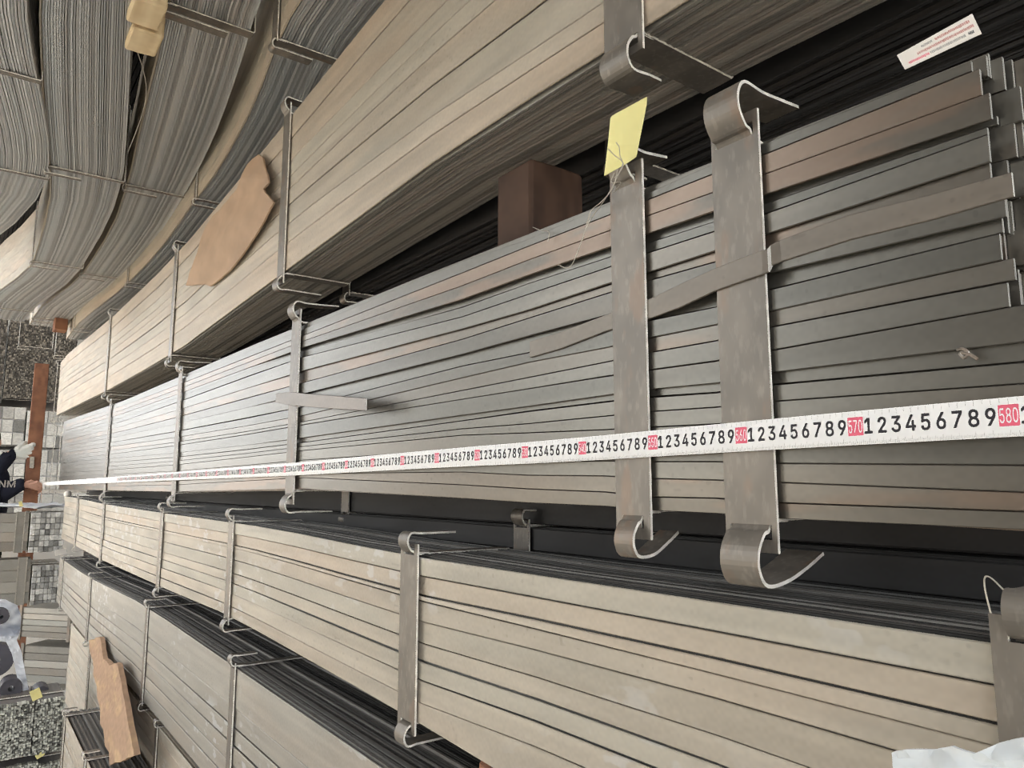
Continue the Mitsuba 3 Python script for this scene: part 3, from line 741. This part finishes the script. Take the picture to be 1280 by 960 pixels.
p = onY(634, 290, 0.06)
spacer('dark brown timber spacer between the beige bundle and the taped bundle', (p[0], 0.12, 1.637), (0.085, 0.10, 0.145), 'wood_brown')
spacer('brown timber spacer under the taupe bundle at bottom centre', (onY(640, 945, 0.03)[0], 0.085, 0.885), (0.09, 0.15, 0.052), 'wood_red')
for lab, (pa, pb) in (('lower pale wood block wedged between two overhead bundles', ((179, 69), (181, 39))), ('upper pale wood block wedged between two overhead bundles, near the frame edge', ((182, 36), (184, 2)))):
    a, b = onZ(*pa, 2.185), onZ(*pb, 2.185); spacer(lab, ((a[0] + b[0]) / 2, (a[1] + b[1]) / 2, 2.215), (abs(b[0] - a[0]) - 0.004, 0.060, 0.06), 'wood_pale')
p = onZ(75, 412, 2.21)
spacer('small reddish wood block between the far ends of the overhead bundles', (p[0], p[1], 2.24), (0.12, 0.07, 0.08), 'wood_red')
for lab, xk, y0, z0, z1, dy in (('timber bearer under the beige bundle near its far end', 1.0, 0.0, 1.66, 1.695, 0.16), ('timber bearer under the taped bundle near the far end', 1.6, 0.0, 1.188, 1.222, 0.16), ('timber bearer under the mottled bundle', 2.2, 0.0, 0.532, 0.537, 0.16)):
    pass

# tall reddish post behind the far end
q0, q1 = onX(52, 462, -0.93), onX(40, 601, -0.93)
po_ = thing('wood_post', 'tall reddish brown timber post at the far end of the stack beside the person', 'post')
ax = (q0 - q1); m = box((0, 0, 0), (0.03, 0.098, 2.22), bev=0.003); m.apply_transform(rot(-math.atan2(q0[1] - q1[1], q0[2] - q1[2]), [1, 0, 0])); m.apply_translation((-0.93, q1[1] + (q0[1] - q1[1]) / (q0[2] - q1[2]) * (1.11 - q1[2]), 1.11))
part(po_, 'board', m, 'wood_red')
m = box((0, 0, 0), (0.012, 0.03, 0.09), bev=0.002); p = onX(40, 578, -0.905); m.apply_translation(p)
part(po_, 'metal_clip', m, 'wire_steel', label='pale metal clip on the post')

# white plastic sheet at the bottom right
bo = [(1117, 940), (1121, 938), (1136, 935), (1168, 937), (1198, 930), (1214, 936), (1224, 939), (1250, 928), (1282, 921), (1340, 915), (1400, 1010), (1330, 1050), (1230, 1050), (1130, 1040), (1122, 970)]
single('plastic_sheet', 'crumpled white plastic sheet in front of the taupe bundle at bottom right', 'plastic sheet', sheet(bo, lambda a, b: onY(a, b, -0.045 - 0.0002 * max(0, b - 930)), 0.003, 8, normal=(0, 1, 0), bump=lambda V: np.stack([0 * V[:, 0], -0.06 * np.abs(meshkit.fbm(V * np.array([22, 22, 40])) - 0.5) - 0.004 * np.abs(meshkit.noise(V * 60) - 0.5), 0 * V[:, 0]], 1)), 'white_film', smooth=25)

# ---- far left: other stacks
def square_end_bundle(label, c, size, nr, nc, ang, mat='cut_end', length=1.2, speck=False, group=None, straps=True, side='steel_dark'):
    """bundle whose cut ends face the camera: c = centre of the end face, size = (width, height); ang turns it about z"""
    b = thing('steel_bar_bundle', label, 'steel bundle', group)
    w, h = size; M = np.eye(4); M[:3, :3] = rotz(ang)[:3, :3]; M[:3, 3] = c
    def put(m): m = m.copy(); m.apply_transform(M); return m
    part(b, 'bar_body', put(box((-length / 2 - 0.012, 0, 0), (length, w * 0.985, h * 0.985))), side, uid=uid())
    cw, ch = w / nc, h / nr
    if speck:
        pcs = []
        for r in range(nr):
            for q in range(nc):
                m = box((R.uniform(-0.012, 0.002), -w / 2 + (q + 0.5 + R.uniform(-.2, .2)) * cw, -h / 2 + (r + 0.5 + R.uniform(-.2, .2)) * ch), (0.03, cw * 0.85, ch * 0.85)); m = put(m); pcs.append(((m.vertices, m.faces), uid()))
        m, ids = cat_meshes(pcs); part(b, 'rod_ends', m, mat, uid=ids, kind='stuff')
    else:
        for r in range(nr):
            for q in range(nc):
                m = put(box((R.uniform(-0.008, 0.006), -w / 2 + (q + 0.5) * cw + R.uniform(-.001, .001), -h / 2 + (r + 0.5) * ch), (0.03, cw * 0.93, ch * 0.92), bev=0.002)); part(b, 'square_bar', m, mat, uid=uid())
    if straps:
        for xx in (-0.10,):
            pcs = []
            for cc, ss in (((xx, 0, h / 2 + 0.004), (0.02, w + 0.012, 0.004)), ((xx, 0, -h / 2 - 0.004), (0.02, w + 0.012, 0.004)), ((xx, w / 2 + 0.004, 0), (0.02, 0.004, h + 0.008)), ((xx, -w / 2 - 0.004, 0), (0.02, 0.004, h + 0.008))):
                m = put(box(cc, ss)); pcs.append(((m.vertices, m.faces), 0))
            part(b, 'binding_strap', cat_meshes(pcs)[0], 'strap_steel')
    return b


def px_rect(x0, y0, x1, y1, x):
    m = (y0 + y1) / 2; a, c = onX(x0, m, x), onX(x1, m, x); t, b = onX((x0 + x1) / 2, y0, x), onX((x0 + x1) / 2, y1, x)
    return (a + c) / 2, (abs(c[1] - a[1]), abs(t[2] - b[2]))


# the two bundles of square bars, cut ends towards the stack
for (r, lab) in (((37, 640, 80, 690), 'bundle of square bars with cut ends showing, top of the pair beyond the taupe bundle'), ((39, 706, 76, 757), 'bundle of square bars with cut ends showing, lower of the pair at far left')):
    c, s = px_rect(*r, -0.1)
    square_end_bundle(lab, c, s, 7, 7, 0.0, length=0.5, straps=True, side='steel_mottled')
for (r, lab) in (((-40, 642, 35, 690), 'flat steel side of a grey bundle left of the upper square bar ends'), ((-40, 700, 37, 757), 'flat steel side of a grey bundle left of the lower square bar ends')):
    c, s = px_rect(*r, -0.12)
    b = thing('steel_bar_bundle', lab, 'steel bundle')
    for i in range(4):
        part(b, 'flat_bar', box((c[0] - 0.1, c[1], c[2] - s[1] / 2 + (i + 0.5) * s[1] / 4), (0.2, s[0], s[1] / 4 * 0.985), bev=0.002), 'steel_edge', uid=uid())
    pcs = []
    m = box((c[0] + 0.004, c[1] + s[0] / 2 - 0.05, c[2]), (0.008, 0.05, s[1] + 0.02)); part(b, 'binding_strap', m, 'steel_edge', uid=uid())
    for e in (-0.024, 0.024): part(b, 'binding_wire', box((c[0] + 0.010, c[1] + s[0] / 2 - 0.05 + e, c[2]), (0.004, 0.006, s[1] + 0.024)), 'wire_steel')
c, s = px_rect(-20, 616, 80, 638, -0.15)
single('plastic_sheet', 'crumpled pale plastic sheet lying on the square bar bundles beneath the hand', 'plastic sheet', (lambda g: trimesh.Trimesh(g.vertices + np.stack([0 * g.vertices[:, 0], 0 * g.vertices[:, 0], 0.05 * (meshkit.fbm(g.vertices * 18) - 0.45)], 1), g.faces))(trimesh.creation.box((0.5, s[0], 0.012)).subdivide().subdivide().subdivide().subdivide().apply_translation((c[0] - 0.2, c[1], c[2] - 0.03))), 'blue_white_film', smooth=30)
# two dark bundles lying crosswise under them
for lab, p0, p1, p2, p3 in (('dark bundle lying crosswise, directly under the lower square bar bundle', (26, 757), (97, 764), (92, 808), (25, 788)), ('dark bundle lying crosswise, below the other crosswise bundle', (28, 802), (101, 815), (98, 860), (28, 848))):
    a, b2, c2, d2 = onX(*p0, 0.30), onX(*p1, 0.62), onX(*p2, 0.62), onX(*p3, 0.30)
    dirn = b2 - a; nb = thing('steel_bar_bundle', lab, 'steel bundle')
    zt0, zb0 = (a[2] + b2[2]) / 2, (c2[2] + d2[2]) / 2; L = np.linalg.norm(dirn[:2]) ; ang = math.atan2(dirn[1], dirn[0]); mid = (a + b2) / 2
    for i in range(5):
        m = box((0, 0.10, 0), (L, 0.2, (zt0 - zb0) / 5 * 0.96), rotz(ang), bev=0.003) if False else box((0, 0, 0), (L, 0.2, (zt0 - zb0) / 5 * 0.96), bev=0.003)
        m.apply_translation((0, 0.1, 0)); m.apply_transform(rotz(ang)); m.apply_translation((mid[0], mid[1], zb0 + (i + 0.5) * (zt0 - zb0) / 5)); part(nb, 'flat_bar', m, 'steel_edge', uid=uid())
    for u in (-0.5 * L + 0.01, 0.5 * L - 0.05):
        m = box((0, 0, 0), (0.022, 0.006, zt0 - zb0 + 0.03)); m.apply_translation((u, -0.004, 0)); m.apply_transform(rotz(ang)); m.apply_translation((mid[0], mid[1], (zt0 + zb0) / 2)); part(nb, 'binding_strap', m, 'strap_steel')
# rod bundles at the bottom left
for r, lab, g in (((-40, 882, 40, 950), 'bundle of fine rods with speckled cut ends, left of the pair at bottom left', 0), ((42, 874, 79, 940), 'bundle of fine rods with speckled cut ends, beside the lowest front bundle', 0), ((-40, 960, 44, 1030), 'lower rod bundle mostly below the frame at bottom left corner', 0), ((46, 953, 82, 1020), 'lower rod bundle below the frame edge next to the lowest front bundle', 0)):
    c, s = px_rect(*r, 2.3); square_end_bundle(lab, c, s, 24, int(24 * s[0] / s[1]), 0.0, 'rod_end', speck=True, length=0.28)
c = onX(45, 868, 2.31); single('paper_tag', 'small yellow tag on the upper edge of the speckled rod bundles', 'tag', box(c, (0.003, 0.036, 0.042), rot(0.35, [1, 0, 0]), bev=0.0008), 'yellow_paper')
c = onX(50, 944, 2.31); single('paper_tag', 'small folded yellow tag in the gap below the speckled rod bundles', 'tag', box(c, (0.004, 0.030, 0.018), rot(0.5, [1, 0, 0]), bev=0.0008), 'yellow_paper')
c = onX(26, 630, -0.08); single('paper_tag', 'tiny yellow green tag on the square bar bundles below the hand', 'tag', box(c, (0.004, 0.02, 0.035), rot(0.3, [1, 0, 0]), bev=0.0008), 'yellow_paper')
c = onX(76, 690, -0.083); single('paper_tag', 'white paper tag at the lower corner of the upper square bar ends', 'tag', box(c, (0.006, 0.07, 0.04), rot(0.2, [1, 0, 0]), bev=0.001), 'white_paper')
c = onX(80, 624, 0.5); single('paper_tag', 'small white paper ball beside the far end of the taupe bundle', 'tag', trimesh.creation.icosphere(2, 0.022).apply_translation((0.53, 0.012, float(C_zt(0.53)) + 0.012)), 'white_paper')
# round coils with wrapping, far left
for (px, py, r, xc), lab in zip(((1, 771, 0.030, 2.16), (-6, 826, 0.068, 2.02), (14, 861, 0.040, 2.12), (52, 867, 0.030, 2.12)), ('small dark coil end at the left edge, above the other coils in the film', 'largest dark coil at the left edge under the bluish film', 'dark coil lying on the speckled rod bundles at the left', 'small dark coil on the speckled rods just behind the yellow tag')):
    c = onX(px, py, xc); m = trimesh.creation.annulus(r * 0.3, r, 0.10, sections=28); m.apply_transform(rot(math.pi / 2, [0, 1, 0])); m.apply_translation((c[0] - 0.05, c[1], c[2]))
    single('coil', lab, 'coil', m, 'coil_dark', smooth=40)
cw = [(-40, 746), (6, 749), (22, 757), (27, 772), (25, 790), (21, 800), (27, 815), (31, 838), (37, 866), (33, 876), (25, 872), (22, 850), (15, 818), (8, 803), (-10, 800), (-40, 800)]
single('plastic_sheet', 'shiny bluish white wrapping film around the dark coils at far left', 'plastic sheet', sheet(cw, lambda a, b: onX(a, b, 2.09), 0.003, 3, normal=(-1, 0, 0), bump=lambda V: np.stack([0.03 * (meshkit.fbm(V * 40) - 0.5), 0 * V[:, 0], 0 * V[:, 0]], 1)), 'blue_white_film', smooth=25)
# the far stack beyond the end of the bars
for r, nr, nc, mt, sp, lab in (((-60, 507, 31, 556), 3, 6, 'cut_end', False, 'far bundle of pale bar ends left of the reddish post'), ((32, 514, 84, 560), 3, 4, 'cut_end', False, 'far bundle of pale bar ends seen between post and taped bundle'),
                           ((-50, 395, 6, 500), 40, 24, 'brown_end', True, 'far high bundle with brown rough ends at the left frame edge'), ((8, 400, 95, 500), 44, 44, 'brown_end', True, 'far high bundle with brown rough ends left of the post top'),
                           ((-60, 562, 31, 612), 3, 6, 'cut_end', False, 'far bundle of bar ends behind the person'), ((32, 562, 84, 612), 3, 4, 'cut_end', False, 'far bundle of bar ends low behind the post'),
                           ((-60, 617, 31, 668), 3, 6, 'cut_end', False, 'lowest far bundle of bar ends, behind the pale plastic sheet at left'), ((32, 617, 110, 668), 3, 5, 'cut_end', False, 'lowest far bundle of bar ends, left of the taupe bundle')):
    c, s = px_rect(*r, -3.0); square_end_bundle(lab, c, s, nr, nc, 0, mt, speck=sp, length=1.4, side='steel_blue' if not sp else 'steel_dark')

# ---- the person at the far end, holding the tape
def sweep_body(bones, step, it=8):
    parts = []
    for (a, ra, b, rb) in bones:
        pts = []
        for c, r in ((a, ra), (b, rb)):
            s = trimesh.creation.icosphere(2, r); pts.append(s.vertices + np.asarray(c, float))
        parts.append(m3.Manifold.hull_points(np.vstack(pts)))
    m = m3.Manifold.batch_boolean(parts, m3.OpType.Add).refine_to_length(step).to_mesh()
    t = trimesh.Trimesh(m.vert_properties[:, :3], m.tri_verts); trimesh.smoothing.filter_taubin(t, iterations=it)
    return t


P0 = np.array([-0.98, -0.435, 0.0])
hand = onX(41, 606, -0.87); glove = onX(26, 566, -0.93)
pe = thing('person', 'person in dark navy jacket and one white glove holding the far end of the tape', 'person')
v = lambda x, y, z: P0 + np.array([x, y, z])
sh1, sh2 = v(0.02, 0.10, 1.36), v(-0.02, -0.16, 1.38)
el1, el2 = v(0.05, 0.17, 1.20), v(0.12, 0.02, 1.22)
wr1, wr2 = np.array([hand[0] + .0, hand[1] - 0.085, hand[2] + 0.0]), np.array([glove[0], glove[1] - 0.07, glove[2] - 0.02])
body = [(v(0, 0.08, 0.9), .13, v(0, -0.08, 0.9), .13), (v(0, 0.06, 0.92), .13, v(0, 0.05, 1.3), .14), (v(0, -0.06, 0.92), .13, v(0, -0.08, 1.3), .14), (v(0, 0.05, 1.28), .12, v(0, -0.1, 1.28), .12), (v(0, 0, 1.36), .07, v(0.02, 0.0, 1.47), .055),
        (v(0, 0.09, 0.86), .095, v(0.03, 0.11, 0.48), .065), (v(0.03, 0.11, 0.48), .062, v(-0.02, 0.12, 0.09), .045), (v(-0.02, 0.12, 0.05), .04, v(0.13, 0.13, 0.035), .034),
        (v(0, -0.09, 0.86), .095, v(0.03, -0.11, 0.48), .065), (v(0.03, -0.11, 0.48), .062, v(-0.02, -0.12, 0.09), .045), (v(-0.02, -0.12, 0.05), .04, v(0.13, -0.13, 0.035), .034),
        (v(0, 0.06, 1.36), .075, sh1, .068), (sh1, .062, el1, .05), (el1, .048, wr1, .034), (v(0, -0.08, 1.36), .075, sh2, .068), (sh2, .06, el2, .05), (el2, .048, wr2, .034),
        (wr1, .028, wr1 + (hand - wr1) * 0.4, .026), (v(0.02, 0.0, 1.47), .052, v(0.03, 0.03, 1.57), .07), (v(0.03, 0.03, 1.57), .082, v(0.02, 0.02, 1.63), .088), (v(0.06, 0.05, 1.52), .045, v(0.05, 0.04, 1.56), .07), (v(0.115, 0.065, 1.575), .012, v(0.135, 0.075, 1.55), .014)]
bm = sweep_body(body, 0.018)
part(pe, 'body', bm, 'skin', smooth=True)


def shell(t, keep, off):
    """clothing: the part of the body surface where keep holds, pushed out by off and closed as a thick layer"""
    f = t.faces[keep(t.vertices[t.faces].mean(1))]
    used = np.unique(f); mp = -np.ones(len(t.vertices), int); mp[used] = np.arange(len(used))
    V, N = t.vertices[used], t.vertex_normals[used]
    n = len(used); F = mp[f]
    e = np.sort(np.vstack([F[:, [0, 1]], F[:, [1, 2]], F[:, [2, 0]]]), 1); d = np.vstack([F[:, [0, 1]], F[:, [1, 2]], F[:, [2, 0]]])
    _, inv, cnt = np.unique(e, axis=0, return_inverse=True, return_counts=True); bd = d[cnt[inv.ravel()] == 1]
    fold = 0.006 * (meshkit.fbm(V * np.array([9, 9, 22]))[:, None] - 0.4)
    return trimesh.Trimesh(np.vstack([V + N * (off + fold), V + N * 0.001]), np.vstack([F, F[:, ::-1] + n, np.stack([bd[:, 1], bd[:, 0], bd[:, 0] + n], 1), np.stack([bd[:, 1], bd[:, 0] + n, bd[:, 1] + n], 1)]), process=False)


hd = v(0.03, 0.03, 1.57)
isjack = lambda c: (c[:, 2] > 0.84) & ((c[:, 2] < 1.50) | (np.linalg.norm(c - hd, axis=1) > 0.17)) & (np.linalg.norm(c - hand, axis=1) > 0.066) & (np.linalg.norm(c - wr2, axis=1) > 0.0)
jk = part(pe, 'jacket', shell(bm, isjack, 0.014), 'navy_cloth', smooth=True)
part(pe, 'trousers', shell(bm, lambda c: (c[:, 2] <= 0.86) & (c[:, 2] > 0.09), 0.012), 'black_cloth', smooth=True)
part(pe, 'shoe', shell(bm, lambda c: (c[:, 2] <= 0.10) & (c[:, 1] > P0[1]), 0.008), 'black_cloth', smooth=True)
part(pe, 'shoe', shell(bm, lambda c: (c[:, 2] <= 0.10) & (c[:, 1] < P0[1]), 0.008), 'black_cloth', smooth=True)
hair = trimesh.creation.icosphere(4, 0.103); hv = hair.vertices.copy()
hv = hv * (1 + 0.05 * (meshkit.noise(hv * 90)[:, None] - 0.5)); hair.vertices = hv + v(0.015, 0.018, 1.615)
f = hair.faces; cen = hair.vertices[f].mean(1) - v(0.02, 0.02, 1.615)
kp = ~((cen[:, 0] > 0.06) & (cen[:, 2] < 0.035) & (cen[:, 1] < 0.07)) & (cen[:, 2] > -0.085)
part(pe, 'hair', trimesh.Trimesh(hair.vertices, f[kp], process=False), 'black_hair', smooth=True)
for s in (-1, 1):
    part(pe, 'eye', trimesh.creation.icosphere(2, 0.012).apply_translation(v(0.106, 0.050 + 0.032 * s, 1.60)), 'white_paper')
    part(pe, 'ear', trimesh.creation.icosphere(2, 0.026).apply_scale([0.6, 0.35, 1.1]).apply_translation(v(0.025, 0.025 + 0.092 * s, 1.585)), 'skin')
part(pe, 'mouth', box(v(0.112, 0.06, 1.52), (0.01, 0.045, 0.009), bev=0.003), 'ink_faint_red')


def hand_mesh(w, d, up, side, curl, s=1.0):
    """w wrist, d towards the fingers, up = back of the hand, side = towards the thumb"""
    d, up, side = (np.asarray(a, float) / np.linalg.norm(a) for a in (d, up, side))
    bones = []
    kn = [w + d * 0.085 * s + side * o * s for o in (0.030, 0.010, -0.010, -0.029)]
    for k_ in kn: bones.append((w + d * 0.015, 0.018 * s, k_, 0.0125 * s))
    for i, (k_, L) in enumerate(zip(kn, (0.070, 0.078, 0.072, 0.056))):
        p, dirn = k_, d
        for j, fr in enumerate((0.45, 0.30, 0.25)):
            a = curl * (j + 1); dirn = d * math.cos(a) - up * math.sin(a); q = p + dirn * L * fr * s
            bones.append((p, (0.0098 - 0.0010 * j) * s, q, (0.0090 - 0.0010 * j) * s)); p = q
    b0 = w + d * 0.025 * s + side * 0.022 * s; b1 = b0 + (d * 0.5 + side * 0.7 - up * 0.5) * 0.045 * s; b2 = b1 + (d * 0.8 + side * 0.1 - up * 0.6) * 0.032 * s
    bones += [(b0, 0.015 * s, b1, 0.0115 * s), (b1, 0.011 * s, b2, 0.009 * s)]
    return sweep_body(bones, 0.004, 6)


part(pe, 'hand', hand_mesh(wr1 + (hand - wr1) * 0.3, hand - wr1 + np.array([0, 0, -0.005]), (0.75, 0, 0.66), (0.5, 0, 0.85), 0.62), 'skin', smooth=True, label='bare hand pinching the tape end')
part(pe, 'glove', hand_mesh(wr2, glove - wr2 + np.array([0.0, 0.04, 0.01]), (0.9, 0.2, 0.3), (0.1, 0.2, 0.9), 0.5, 1.65), 'glove_white', smooth=True, label='white work glove gripping the post')
tx = glyph('NM', 0.05, True); vv = tx.vertices; c = onX(9, 605, -0.83)
part(jk, 'lettering', trimesh.Trimesh(np.stack([c[0] + vv[:, 2], c[1] + vv[:, 0], c[2] + vv[:, 1]], 1), tx.faces, process=False), 'ink_faint_grey')
